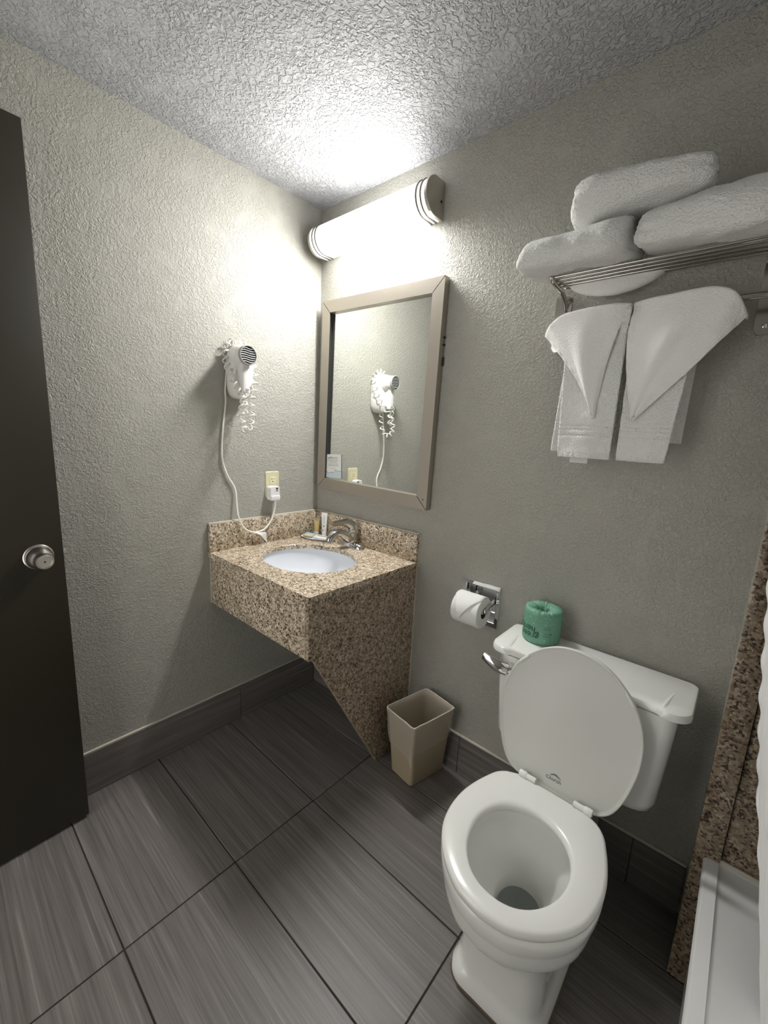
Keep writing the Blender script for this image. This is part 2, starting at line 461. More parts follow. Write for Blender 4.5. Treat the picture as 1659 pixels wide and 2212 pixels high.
# ------------------------------------------------------------------ vanity
D, W, ZC = .572, .654, .823
van = thing('vanity', 'tan granite corner vanity base with slanted side panel', 'vanity', (W - .02, -.1, 0))
obj('apron', box(.0015, W - .0325, -D + .0125, -D + .032, .598, ZC - .0205, .0015), 'granite', van)
def side_panel():
    prof = [(-.0015, .0), (-.193, .0), (-D + .036, .592), (-D + .012, .598), (-D + .012, ZC - .0205), (-.0015, ZC - .0205)]
    n = len(prof); x0, x1 = W - .032, W - .012
    V = [(x0, y, z) for y, z in prof] + [(x1, y, z) for y, z in prof]
    Fc = [list(range(n)), [n + i for i in range(n)][::-1]] + [[i, (i + 1) % n, n + (i + 1) % n, n + i] for i in range(n)]
    return V, Fc
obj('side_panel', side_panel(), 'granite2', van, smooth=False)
obj('caulk_bead', box(W - .0125, W - .009, -.004, -.0003, .17, ZC - .02), 'caulk', van); obj('caulk_bead', box(.0003, .004, -D + .009, -D + .0125, .60, ZC - .02), 'caulk', van)
obj('caulk_bead', box(W - .0330, W - .0315, -D + .0112, -D + .0135, .60, ZC - .021), 'caulk', van)
ct = thing('countertop', 'tan speckled granite countertop with backsplash around the sink', 'countertop', (.3, -.3, ZC - .02))
SX, SY, SA, SB = .322, -.303, .206, .174
def top_slab():
    n = 96; c = (SX, SY); x0, x1, y0, y1 = .0015, W, -D, -.0015
    outer = []
    for k in range(n):
        a = 2 * PI * k / n; dx, dy = math.cos(a), math.sin(a)
        t = min((x1 - SX) / dx if dx > 1e-9 else 1e9, (x0 - SX) / dx if dx < -1e-9 else 1e9, (y1 - SY) / dy if dy > 1e-9 else 1e9, (y0 - SY) / dy if dy < -1e-9 else 1e9)
        outer.append((SX + dx * t, SY + dy * t))
    for cx, cy in ((x0, y0), (x0, y1), (x1, y0), (x1, y1)):
        k = min(range(n), key=lambda i: (outer[i][0] - cx) ** 2 + (outer[i][1] - cy) ** 2); outer[k] = (cx, cy)
    inner = [(SX + SA * math.cos(2 * PI * k / n), SY + SB * math.sin(2 * PI * k / n)) for k in range(n)]
    mk = lambda pts, z: [Vector((p[0], p[1], z)) for p in pts]
    rings = [mk(inner, ZC - .02), mk(inner, ZC - .0015), [Vector((SX + (p[0] - SX) * 1.008, SY + (p[1] - SY) * 1.008, ZC)) for p in inner], mk(outer, ZC), mk(outer, ZC - .02)]
    vf = loft(rings, False, False)
    V, Fc = vf; 
    for k in range(n): Fc.append([4 * n + k, 4 * n + (k + 1) % n, (k + 1) % n, k])
    return V, Fc
obj('slab', top_slab(), 'granite', ct, angle=30)
ZS = .937
obj('backsplash', box(.0015, .0205, -D + .004, -.0015, ZC, ZS, .0015), 'granite', ct)
obj('backsplash', box(.021, W - .006, -.0205, -.0015, ZC, ZS, .0015), 'granite', ct)
for vf in (box(0.0003, .011, -D + .006, 0, ZS - .001, ZS + .005, .0015), box(0.003, W - .006, -.011, -.0003, ZS - .001, ZS + .005, .0015), box(W - .0065, W - .0025, -.004, -.0003, ZC - .02, ZS)): obj('caulk_bead', vf, 'caulk', ct)
sk = thing('sink_basin', 'white oval undermount sink basin below the countertop', 'sink', (SX, SY, .67))
def basin():
    pr = [(1.06, ZC - .0215), (1.03, ZC - .0215), (1.025, ZC - .03), (1.0, ZC - .06), (.92, ZC - .10), (.76, ZC - .13), (.5, ZC - .148), (.2, ZC - .155), (.1, ZC - .156)]
    out = [(.1, ZC - .170), (.55, ZC - .160), (.85, ZC - .138), (1.0, ZC - .10), (1.06, ZC - .05), (1.06, ZC - .0215)]
    rings = [[Vector((SX + SA * s * math.cos(2 * PI * k / 64), SY + SB * s * math.sin(2 * PI * k / 64), z)) for k in range(64)] for s, z in pr + out]
    return loft(rings, False, False)
obj('bowl', basin(), 'basin', sk)
obj('drain', lathe([(.001, -.004), (.018, -.004), (.021, 0), (.024, .001), (.024, -.004)], (SX, SY, ZC - .1545), n=28), 'chrome', sk)

# faucet
fx, fy = .312, -.062
fa = thing('faucet', 'chrome single lever faucet behind the sink', 'faucet', (fx, fy, ZC))
def fbase():
    rings = []
    for s, z in ((1.0, 0), (1.0, .006), (.94, .014), (.80, .021), (.55, .026), (.2, .028)):
        ring = []
        for k in range(40):
            a = 2 * PI * k / 40; c, s_ = math.cos(a), math.sin(a)
            ring.append(Vector((fx + .080 * s * math.copysign(abs(c) ** .8, c), fy + .027 * s * math.copysign(abs(s_) ** .75, s_), ZC + z)))
        rings.append(ring)
    return loft(rings)
obj('base', fbase(), 'faucet', fa)
obj('body', lathe([(.030, .004), (.029, .03), (.027, .05), (.0255, .062), (.0265, .064), (.0265, .067), (.024, .070)], (fx, fy, ZC), n=32), 'faucet', fa)
sp = catmull([(fx, fy + .008, ZC + .028), (fx, fy - .030, ZC + .052), (fx, fy - .066, ZC + .072), (fx, fy - .098, ZC + .074), (fx, fy - .121, ZC + .058), (fx, fy - .127, ZC + .044)], 26)
spo = obj('spout', tube(sp, lambda t: (.026 - .010 * ss(0, .6, t) + .001 * ss(.8, 1, t), .026 - .009 * ss(0, .6, t)), 20), 'faucet', fa)
obj('aerator', lathe([(.009, 0), (.009, .006)], (fx, fy - .1275, ZC + .038), n=20), 'dryer_grey', spo)
lv = catmull([(fx, fy + .010, ZC + .064), (fx, fy + .004, ZC + .092), (fx, fy - .022, ZC + .112), (fx, fy - .060, ZC + .119), (fx, fy - .108, ZC + .1185)], 26)
obj('lever', tube(lv, lambda t: (.026 - .018 * ss(0.1, .75, t), .026 - .013 * ss(.1, .9, t)), 20), 'faucet', fa)

# toiletries tray
tc_ = Vector((.115, -.088, ZC))
tr = thing('soap_tray', 'thin oval dark edged tray holding soaps beside the faucet', 'tray', tc_)
def ell(s, z, n=40, a=.092, b=.046, rot=math.radians(18)):
    return [Vector((tc_.x + s * (a * math.cos(t) * math.cos(rot) - b * math.sin(t) * math.sin(rot)), tc_.y + s * (a * math.cos(t) * math.sin(rot) + b * math.sin(t) * math.cos(rot)), ZC + z)) for t in [2 * PI * k / n for k in range(n)]]
obj('plate', loft([ell(.9, .0003), ell(1.0, .006), ell(.99, .0065), ell(.88, .003)]), 'porcelain', tr)
obj('rim', loft([ell(.985, .0040), ell(1.012, .0058), ell(1.012, .0072), ell(.985, .0067)], False, False), 'dark', tr)
def packet(w_, l_, h_, cx, cy, rot, z):
    vf = box(-l_ / 2, l_ / 2, -w_ / 2, w_ / 2, 0, h_, .002)
    return xf(vf, Matrix.Translation((cx, cy, z)) @ Matrix.Rotation(math.radians(rot), 4, 'Z'))
s1 = thing('soap_packet', 'blue and beige wrapped soap packet on the oval tray', 'soap', (.072, -.102, ZC + .007))
obj('wrapper', packet(.044, .050, .008, .066, -.100, 20, ZC + .007), 'soapbeige', s1)
obj('print', packet(.020, .046, .0006, .060, -.091, 20, ZC + .0151), 'soapblue', s1)
s2 = thing('soap_packet', 'white wrapped soap packet leaning beside the faucet spout', 'soap', (.14, -.09, ZC + .007))
obj('wrapper', packet(.046, .080, .009, .145, -.086, 14, ZC + .0072), 'white', s2)
obj('print', packet(.010, .05, .0004, .142, -.086, 14, ZC + .0163), 'inklight', s2)

def tube_bottle(root, cx, cy, z0, z1, wb, wt, db, matb):
    rings = []
    rot = math.radians(32)
    for k in range(13):
        t = k / 12; a = wb + (wt - wb) * t; b = db * (1 - t) + .0012 * t
        rings.append([Vector((cx + a * math.cos(q) * math.cos(rot) - b * math.sin(q) * math.sin(rot), cy + a * math.cos(q) * math.sin(rot) + b * math.sin(q) * math.cos(rot), z0 + (z1 - z0) * t)) for q in [2 * PI * j / 28 for j in range(28)]])
    return loft(rings)
bx, by = .099, -.036
tb = thing('lotion_tube', 'white upright lotion tube in the countertop corner', 'tube', (bx, by, ZC))
obj('body', tube_bottle(tb, bx, by, ZC + .022, ZC + .118, .0115, .0155, .0105, 'white'), 'white', tb)
obj('cap', lathe([(.0112, 0), (.0118, .004), (.0112, .023)], (bx, by, ZC + .0004), n=28), 'white', tb)
rot = math.radians(32); fr_ = Vector((math.sin(rot), -math.cos(rot), 0)); rt_ = Vector((math.cos(rot), math.sin(rot), 0))
def print_patch(cx, cy, off, u0, u1, z0, z1):
    c = Vector((cx, cy, 0)) + fr_ * off
    pts = [c + rt_ * u0 + Vector((0, 0, z0)), c + rt_ * u1 + Vector((0, 0, z0)), c + rt_ * u1 + Vector((0, 0, z1)), c + rt_ * u0 + Vector((0, 0, z1))]
    return pts + [p + fr_ * .0003 for p in pts], [[3, 2, 1, 0], [4, 5, 6, 7], [0, 1, 5, 4], [1, 2, 6, 5], [2, 3, 7, 6], [3, 0, 4, 7]]
zz = [.098, .091, .084, .077, .070, .063]
obj('print', merge(*[print_patch(bx, by, .0105 * (1 - (z - .022) / .096) + .0012, -.002, .002, ZC + z, ZC + z + .003) for z in zz],
    print_patch(bx, by, .0083, -.0035, .0035, ZC + .049, ZC + .056), print_patch(bx, by, .0106, -.008, .008, ZC + .036, ZC + .0372), print_patch(bx, by, .0108, -.006, .001, ZC + .030, ZC + .033)), 'ink', tb)
gx, gy = .054, -.046
yb_ = thing('shampoo_tube', 'clear tube of yellow shampoo standing on a white cap', 'tube', (gx, gy, ZC))
obj('shell', tube_bottle(yb_, gx, gy, ZC + .018, ZC + .084, .0125, .0175, .0115, 'clear'), 'clear', yb_)
obj('shampoo', tube_bottle(yb_, gx, gy, ZC + .019, ZC + .072, .0112, .0145, .0100, 'gel'), 'gel', yb_)
obj('cap', lathe([(.0120, 0), (.0125, .003), (.0122, .018)], (gx, gy, ZC + .0004), n=28), 'white', yb_)

# ------------------------------------------------------------------ mirror
mc = Vector((.368, 0, 1.471)); mw, mh = .656 / 2, .840 / 2
MR = Matrix.Translation(mc) @ Matrix.Rotation(math.radians(1.15), 4, 'Y')
mi = thing('wall_mirror', 'rectangular wall mirror in a brushed metal frame', 'mirror', (mc.x, 0, mc.z - mh))
FW = .051; y_f, y_b, y_g = -.030, -.0015, -.012
def rail(side):
    o = [(-mw, -mh), (mw, -mh), (mw, mh), (-mw, mh)]; i = [(-mw + FW, -mh + FW), (mw - FW, -mh + FW), (mw - FW, mh - FW), (-mw + FW, mh - FW)]
    a, b = o[side], o[(side + 1) % 4]; c, e = i[(side + 1) % 4], i[side]
    g = .0006
    def pt(p, y, k): return Vector((p[0], y, p[1]))
    qs = [a, b, c, e]
    cen = (sum(q[0] for q in qs) / 4, sum(q[1] for q in qs) / 4)
    sh = [(q[0] + (cen[0] - q[0]) * .004, q[1] + (cen[1] - q[1]) * .004) for q in qs]
    sm = [(q[0] + (cen[0] - q[0]) * .010 if side in (1, 3) else q[0] + (cen[0] - q[0]) * .006, q[1] + (cen[1] - q[1]) * (.006 if side in (1, 3) else .010)) for q in qs]
    r = [[pt(q, y_b, 0) for q in sh], [pt(q, y_f + .002, 0) for q in sh], [pt(q, y_f, 0) for q in sm]]
    return xf(loft(r), MR)
for s in range(4): obj('frame_rail', rail(s), 'frame', mi, smooth=False)
obj('glass', xf(box(-mw + FW - .006, mw - FW + .006, y_g, y_g + .004, -mh + FW - .006, mh - FW + .006), MR), 'mirror', mi, smooth=False)
obj('backing', xf(box(-mw + .01, mw - .01, y_g + .0045, -.001, -mh + .01, mh - .01), MR), 'dark', mi, smooth=False)
obj('gap_strip', xf(box(-mw + FW - .002, -mw + FW + .0006, y_f + .003, y_g, -mh + FW, mh - FW), MR), 'dark', mi, smooth=False)  # dark strip drawn in the gap between left rail and glass
obj('screw', xf(lathe([(.0028, 0), (.0028, -.0006)], (mw - .018, y_f - .0002, -mh + .040), 'y', 12), MR), 'dark', mi)
for vf in (box(mw - .002, mw + .006, -.012, -.002, .19, .195), box(mw, mw + .005, -.008, -.0005, .12, .15, .001), box(mw, mw + .004, -.01, -.001, .215, .222)): obj('clip', xf(vf, MR), 'dark', mi, smooth=False)
# card tucked in the frame
cd = thing('info_card', 'small white printed card tucked in the lower left mirror frame', 'card', (.13, -.014, 1.115))
CM = Matrix.Translation((.133, -.0165, 1.168)) @ Matrix.Rotation(math.radians(-3), 4, 'Y')
cw, chh = .052, .055
obj('sheet', xf(box(-cw, cw, -.0005, .0005, -chh, chh), CM), 'paper', cd, smooth=False)
def cpr(x0, x1, z0, z1, y=-.0009): return xf(box(x0, x1, y, -.0005, z0, z1), CM)
hd = []; x = -.038; 
for k in range(7):
    wd = (.0052, .0045, .0048, .0046, .0046, .0044, .006)[k]; dz = (0, -.0025, 0, 0, 0, 0, 0)[k]; uz = (0, 0, 0, .003, .003, 0, 0)[k]
    hd.append(cpr(x, x + wd * .8, .036 + dz, .0405 + uz)); x += wd + .0008
obj('heading', merge(*hd), 'ink', cd, smooth=False)
obj('heading', merge(*[cpr(x + .001 + .0048 * k, x + .0045 + .0048 * k, .036, .0415 if k % 3 else .0435) for k in range(6)]), 'inklight', cd, smooth=False)
ln = [(.030, -.039, .037), (.0255, -.038, .030), (.021, -.033, .030), (.0165, -.026, .025), (.010, -.036, .034), (.0055, -.035, .033), (.001, -.036, .036), (-.012, -.016, .018)]
obj('text_line', merge(*[cpr(a, b, z - .0008, z + .0008) for z, a, b in ln]), 'inklight', cd, smooth=False)
def hills():
    xs = [-cw + 2 * cw * k / 24 for k in range(25)]
    top = [-.030 + .002 * math.sin(k * .9) + .010 * ss(10, 15, k) - .004 * ss(19, 24, k) for k in range(25)]
    V = []; Fc = []
    for x_, t_ in zip(xs, top): V += [Vector((x_, -.0009, -chh)), Vector((x_, -.0009, t_))]
    for k in range(24): Fc.append([2 * k, 2 * k + 2, 2 * k + 3, 2 * k + 1])
    V2 = []; F2 = []
    for k, (x_, t_) in enumerate(zip(xs, top)):
        hw = .0008 + .0012 * (math.sin(k * .9) > .1) 
        V2 += [Vector((x_, -.0011, t_ - hw)), Vector((x_, -.0011, t_ + .0004))]
    for k in range(24): F2.append([2 * k, 2 * k + 2, 2 * k + 3, 2 * k + 1])
    return xf((V, Fc), CM), xf((V2, F2), CM)
h1, h2 = hills()
obj('landscape_print', h1, 'cardblue', cd, smooth=False); obj('landscape_print', h2, 'ink', cd, smooth=False)

# ------------------------------------------------------------------ wall lamp
lp = thing('vanity_light', 'half-round bar light with metal end caps above the mirror', 'light', (.35, -.045, 2.07))
def dprof(r, y0=-.045, z0=2.136, n=28, back=-.0005):
    pts = [Vector((0, back, z0 - r))]
    for k in range(n + 1):
        a = -PI / 2 - PI * k / n
        pts.append(Vector((0, y0 + r * math.cos(a), z0 + r * math.sin(a))))
    pts.append(Vector((0, back, z0 + r)))
    return pts
def dext(r, x0, x1, back=-.0005, bev=0):
    pr = dprof(r, back=back)
    at = lambda q, x: [Vector((x, p.y, p.z)) for p in q]
    if bev:
        pi_ = dprof(r - bev, back=back)
        return loft([at(pi_, x0), at(pr, x0 + bev), at(pr, x1 - bev), at(pi_, x1)])
    return loft([at(pr, x0), at(pr, x1)])
XL0, XL1 = .030, .657
obj('diffuser', dext(.0575, XL0 + .009, XL1 - .009), 'lamp', lp)
obj('end_cap', dext(.0615, XL1 - .012, XL1, bev=.0015), 'nickel', lp)
obj('end_cap', dext(.0615, XL0, XL0 + .012, bev=.0015), 'nickel', lp)
for x in (XL1 - .031, XL1 - .050, XL0 + .024, XL0 + .043): obj('ring', dext(.0610, x, x + .006, bev=.0006), 'ring', lp)
obj('screw', lathe([(.004, 0), (.004, .002), (.002, .003)], (XL1, -.018, 2.130), 'x', 14), 'dark', lp)

# ------------------------------------------------------------------ hair dryer on the wall
DY, DZ = -.4425, 1.54
hd_ = thing('hair_dryer', 'white wall-mounted hair dryer with coiled cord', 'hair dryer', (0, DY, 1.435))
def sup(hy, hz, cy, cz, x, e=3.2, n=44):
    o = []
    for k in range(n):
        a = 2 * PI * k / n; c, s = math.cos(a), math.sin(a)
        o.append(Vector((x, cy + hy * math.copysign(abs(c) ** (2 / e), c), cz + hz * math.copysign(abs(s) ** (2 / e), s))))
    return o
by_, bz_ = -.428, 1.539
obj('wall_base', loft([sup(.047, .097, by_, bz_, .0008), sup(.050, .101, by_, bz_, .006), sup(.050, .101, by_, bz_, .026), sup(.047, .098, by_ , bz_, .044), sup(.041, .092, by_, bz_, .055), sup(.030, .078, by_, bz_, .060)]), 'dryer', hd_)
obj('wall_plate', loft([sup(.0485, .0995, by_, bz_, .0003), sup(.0515, .1025, by_, bz_, .004), sup(.0510, .102, by_, bz_, .005)]), 'dryer_grey', hd_)
gc = Vector((0, -.446, 1.597))
def barrel():
    pr = [(.050, .030), (.048, .050), (.043, .066), (.038, .078), (.0385, .084), (.0385, .092), (.037, .094), (.0365, .116), (.035, .119), (.0335, .1195), (.033, .116), (.001, .115)]
    rings = []
    for r, x in pr:
        t = ss(.03, .085, x); cy = by_ + (gc.y - by_) * t
        hz_ = r * (1 - .05 * (1 - t))
        rings.append([Vector((x, cy + r * math.cos(2 * PI * k / 40), gc.z + hz_ * math.sin(2 * PI * k / 40))) for k in range(40)])
    return loft(rings)
br = obj('dryer_barrel', barrel(), 'dryer', hd_)
obj('grille_ring', lathe([(.0325, .1155), (.0325, .1210), (.0345, .1210), (.0368, .117), (.0368, .108)], (0, gc.y, gc.z), 'x', 40, False, False), 'dryer_grey', br)
obj('grille_opening', lathe([(.0322, .1150), (.0322, .1166)], (0, gc.y, gc.z), 'x', 36), 'black', br)
for k in range(-3, 4):
    z = k * .0080; half = math.sqrt(max(0, .0318 ** 2 - z * z))
    pth = [Vector((.1178, gc.y - half + 2 * half * i / 12, gc.z + z + .0016 * math.sin(i / 12 * 2 * PI))) for i in range(13)]
    obj('grille_slat', tube(pth, .00105, 6), 'white', br)
obj('handle', loft([[Vector((.088 + a * .013 * s, gc.y + .001 + b * .0165 * s, z)) for a, b in [(math.copysign(abs(math.cos(q)) ** .6, math.cos(q)), math.copysign(abs(math.sin(q)) ** .6, math.sin(q))) for q in [2 * PI * k / 24 for k in range(24)]]] for s, z in ((.8, 1.4585), (.97, 1.461), (1, 1.466), (1.06, 1.52), (1.12, 1.575))]), 'dryer', hd_)
obj('rating_mark', box(.1015, .1024, gc.y - .002, gc.y + .011, 1.468, 1.475), 'dryer_grey', hd_)
obj('switch', box(.054, .0592, -.462, -.438, 1.527, 1.546, .0015), 'dryer_grey', hd_)
obj('latch_block', box(.045, .078, gc.y - .012, gc.y + .014, 1.47, 1.56, .006), 'dryer', hd_)
def coil(path, turns, R_, r_, ppt=13):
    base = catmull(path, int(turns * ppt)); fr = frames(base); out = []
    for i, p in enumerate(base):
        t, u, b = fr[i]; a = 2 * PI * i / ppt
        e = min(1, i / (ppt * 1.2), (len(base) - 1 - i) / (ppt * 1.2))
        out.append(p + (u * math.cos(a) + b * math.sin(a)) * R_ * e)
    return tube(out, r_, 7)
cpath = [(.030, -.430, 1.436), (.040, -.432, 1.40), (.052, -.436, 1.345), (.080, -.440, 1.318), (.115, -.440, 1.335), (.122, -.438, 1.375), (.108, -.428, 1.425), (.080, -.402, 1.470),
         (.058, -.382, 1.515), (.040, -.372, 1.565), (.022, -.378, 1.612), (.018, -.405, 1.648), (.018, -.440, 1.660), (.018, -.474, 1.640), (.020, -.488, 1.600), (.030, -.486, 1.560),
         (.058, -.486, 1.528), (.075, -.480, 1.490), (.088, -.464, 1.455), (.096, -.452, 1.415), (.090, -.448, 1.375), (.088, -.447, 1.42), (.088, -.446, 1.459)]
obj('coiled_cord', coil(cpath, 33, .0105, .0030), 'cord', hd_)
cw_path = [(.020, -.470, 1.560), (.012, -.477, 1.545), (.007, -.483, 1.465), (.007, -.482, 1.422), (.007, -.496, 1.319), (.007, -.502, 1.208), (.008, -.482, 1.134), (.010, -.450, 1.074), (.020, -.448, 1.000), (.029, -.446, .957), (.031, -.423, .908), (.032, -.380, .882), (.033, -.327, .888), (.034, -.288, .931), (.035, -.272, .985), (.036, -.270, 1.012)]
obj('power_cord', tube(catmull(cw_path, 150), (lambda t: (.0028, .0040)), 10), 'cord', hd_)
# warning tag on the cord
def wtag():
    def fn(u, v):
        y = -.378 + .055 * u + .018 * v * (1 - u); z = .881 - .005 * u - v * (.012 + .040 * u)
        return (.036 + .006 * math.sin(v * 3 + u * 2) + .012 * v, y + .006 * v, z)
    return grid(fn, 10, 10)
solidify(obj('cord_tag', wtag(), 'paper', hd_), .0006)
pl_ = Vector((.0, -.2745, 1.045))
plg = obj('plug', loft([sup(.022, .029, -.2755, 1.0455, .0095, 6), sup(.0245, .0315, -.2755, 1.0455, .012, 6), sup(.0245, .0315, -.2755, 1.0455, .040, 6), sup(.0225, .0295, -.2755, 1.0455, .043, 6)]), 'white', hd_)
obj('plug_step', box(.040, .0475, -.2985, -.2525, 1.0145, 1.0365, .002), 'white', plg)
obj('test_button', box(.0428, .0442, -.272, -.262, 1.064, 1.071, .0004), 'red', plg)
obj('reset_button', box(.0428, .0438, -.272, -.262, 1.055, 1.0625, .0004), 'dryer_grey', plg)

ou = thing('wall_outlet', 'almond outlet plate on the wall above the backsplash', 'outlet', (0, -.2645, 1.025))
obj('cover_plate', loft([sup(.0355, .0575, -.2645, 1.0825, .0004, 12), sup(.0355, .0575, -.2645, 1.0825, .002, 12), sup(.0330, .055, -.2645, 1.0825, .0055, 12)]), 'almond', ou)
rcp = obj('receptacle', box(.005, .0075, -.281, -.248, 1.049, 1.1155, .0006), 'almond', ou)
for vf in (box(.007, .0078, -.2715, -.269, 1.102, 1.110), box(.007, .0078, -.2595, -.2575, 1.103, 1.109), lathe([(.0026, .007), (.0026, .0078)], (0, -.2645, 1.0945), 'x', 14)): obj('slot', vf, 'black', rcp, smooth=False)
for z in (1.0845, 1.0795): obj('test_button', box(.007, .0088, -.272, -.257, z, z + .003), 'almond', rcp, smooth=False)
obj('screw', lathe([(.003, .005), (.003, .0062)], (0, -.2645, 1.131), 'x', 12), 'almond', ou)

# ------------------------------------------------------------------ toilet paper holder and rolls
ph = thing('paper_holder', 'recessed chrome toilet paper holder in the wall', 'holder', (.939, 0, .66))
px0, px1, pz0, pz1 = .861, 1.016, .657, .815
def hplate():
    o = [(px0, pz0), (px1, pz0), (px1, pz1), (px0, pz1)]; i = [(hx[0] + .004, hz[0] + .004), (hx[1] - .004, hz[0] + .004), (hx[1] - .004, hz[1] - .004), (hx[0] + .004, hz[1] - .004)]
    at = lambda q, y: [Vector((p[0], y, p[1])) for p in q]
    sc_ = lambda q, k: [((p[0] - .9385) * k + .9385, (p[1] - .736) * k + .736) for p in q]
    return loft([at(o, -.0006), at(o, -.003), at(sc_(o, .975), -.0065), at(sc_(i, 1.07), -.0045), at(sc_(i, 1.03), -.002), at(i, .002), at(sc_(i, .92), .045), at(sc_(i, .9), .046)], False, True)
obj('plate', hplate(), 'chrome', ph, angle=25)
for x in (hx[0] + .008, hx[1] - .008):
    obj('arm', tube(catmull([(x, .012, .756), (x, -.020, .752), (x, -.055, .742), (x, -.068, .738)], 14), lambda t: (.014 - .006 * t, .004), 12), 'chrome', ph)
    obj('pivot', lathe([(.0095, -.006), (.0105, -.004), (.0105, .004), (.0095, .006)], (x, -.066, .738), 'x', 22), 'chrome', ph)
RXC, RYC, RZC = .9365, -.066, .738
obj('roller', lathe([(.0095, hx[0] + .012), (.0125, hx[0] + .014), (.0125, hx[1] - .014), (.0095, hx[1] - .012)], (0, RYC, RZC), 'x', 24), 'white', ph)
tp = thing('toilet_roll', 'white toilet roll with folded point in the chrome holder', 'toilet roll', (RXC, RYC, RZC))
ro, ri, x0, x1 = .0555, .0205, .8865, .9895; rzc = RZC - (.0205 - .0125)
obj('paper', lathe([(ri, x0), (ro - .002, x0), (ro, x0 + .002), (ro, x1 - .002), (ro - .002, x1), (ri, x1), (ri, x0)], (0, RYC, rzc), 'x', 56, False, False), 'paper', tp, angle=30)
obj('core', lathe([(ri, x0 + .001), (ri, x1 - .001), (ri - .001, x1 - .001), (ri - .001, x0 + .001), (ri, x0 + .001)], (0, RYC, rzc), 'x', 32, False, False), P('cardboard', (.10, .06, .035), .9), tp)
def fold():
    # a sheet over the front of the roll, ending in a point
    def fn(u, v):
        a = math.radians(55 + 145 * v)          # from the top over the front
        vv = max(0, (v - .42) / .58)
        left = x0 + .0005 + .036 * vv; right = x1 - .0005 - .066 * vv
        rr = ro + .0014 + .0065 * vv
        return (left + (right - left) * u, RYC + rr * math.cos(a), rzc + rr * math.sin(a))
    return grid(fn, 8, 24)
solidify(obj('folded_sheet', fold(), 'paper', tp), .0012)
# green wrapped roll on the tank
GC = Vector((1.192, -.070, .7155)); gr_, gh = .0565, .104
g = thing('wrapped_toilet_roll', 'green paper wrapped toilet roll standing on the tank lid', 'toilet roll', GC)
def green_roll():
    n = 96; rings = []
    pr = [(.010, .001), (.052, .0005), (gr_ - .001, .004), (gr_, .012), (gr_, .05), (gr_, gh - .012), (gr_ - .001, gh - .004), (gr_ - .005, gh + .001), (gr_ - .015, gh + .002), (gr_ - .027, gh - .001), (.0225, gh - .006), (.0185, gh - .016), (.0175, gh - .06)]
    for k, (r, h) in enumerate(pr):
        ring = []
        for j in range(n):
            a = 2 * PI * j / n
            cr = 0
            if 6 <= k <= 10: cr = .0028 * noise.noise(Vector((math.cos(a) * 9, math.sin(a) * 9, .3))) + .0014 * math.sin(a * 23 + k * .7)
            wr = .0012 * noise.noise(Vector((math.cos(a) * 2, math.sin(a) * 2, h * 30)))
            rr = r + wr + (.0022 * math.sin(a * 7 + 1) if k >= 10 else 0)
            if k > 1 and k < 6: rr += .0007 * ss(0, .10, (a - math.radians(288)) % (2 * PI)) * (1 if (a - math.radians(288)) % (2 * PI) < 2.4 else 0)
            ring.append(GC + Vector((rr * math.cos(a), rr * math.sin(a), h + cr)))
        rings.append(ring)
    return loft(rings)
obj('wrapper', green_roll(), 'greenpaper', g, angle=60)
def wrap_text(s, size, phi0, z0, flip=True):
    v, f = text_mesh(s, size); out = []
    r = gr_ + .0021
    for p in v:
        a = phi0 - p.x / r if flip else phi0 + p.x / r
        out.append(GC + Vector((r * math.cos(a), r * math.sin(a), z0 - p.y if flip else z0 + p.y)))
    return out, f
obj('lettering', merge(wrap_text('green', .029, math.radians(-77), .036), wrap_text('heritage', .029, math.radians(-88), .056)), 'greenink', g, smooth=False)
obj('small_print', merge(*[wrap_text('-' * 7, .010, math.radians(-44), z) for z in (.034, .038, .044, .058, .062)], wrap_text('o', .014, math.radians(-40), .044)), 'greenink', g, smooth=False)

# ------------------------------------------------------------------ toilet
CX = 1.344
t_ = thing('toilet', 'white two-piece toilet with its lid raised', 'toilet', (CX, -.35, 0))
def tank():
    rings = []
    tab = [(.388, .175, -.040, -.165, .05), (.392, .200, -.028, -.185, .05), (.405, .212, -.022, -.194, .045), (.43, .218, -.020, -.198, .04), (.56, .226, -.019, -.200, .036), (.690, .233, -.018, -.203, .034)]
    for z, hw, yb, yf, r in tab: rings.append(rrect(CX - hw, CX + hw, yf, yb, r, z))
    return loft(rings)
obj('tank', tank(), 'porcelain', t_, angle=50)
def tank_lid():
    def outl(k, z):
        pts = []
        hw = .257 - k; yb = -.010 - k; r = .042
        for i in range(9):
            a = PI / 2 - PI / 2 * i / 8
            pts.append((hw - .02 + .02 * math.cos(a), yb - .02 + .02 * math.sin(a)))
        yf = -.212 + k
        for i in range(11):
            a = -PI / 2 * i / 10
            pts.append((hw - r + r * math.cos(a), yf + r + r * math.sin(a)))
        pts += [(.200, yf + .0005), (.192, yf + .007), (.185, yf + .0095), (.10, yf + .0095)]
        full = pts + [(-x, y) for x, y in reversed(pts)]
        return [Vector((CX + x, y, z)) for x, y in full]
    def top(k, z, lug):
        ring = outl(k, z)
        return ring
    return loft([outl(.006, .6905), outl(.0, .694), outl(.0, .706), outl(.0025, .7118), outl(.008, .715)])
obj('tank_lid', tank_lid(), 'porcelain', t_, angle=35)
for s in (-1, 1):
    obj('lid_ridge', tube(catmull([(CX + s * .197, -.203, .7085), (CX + s * .200, -.185, .7145), (CX + s * .207, -.13, .7145), (CX + s * .214, -.09, .7135)], 16), lambda q: (.004 * (1 - .8 * q), .006 * (1 - .6 * q)), 10), 'porcelain', t_)
lvp = catmull([(1.158, -.222, .655), (1.135, -.232, .660), (1.105, -.236, .671), (1.085, -.235, .678)], 16)
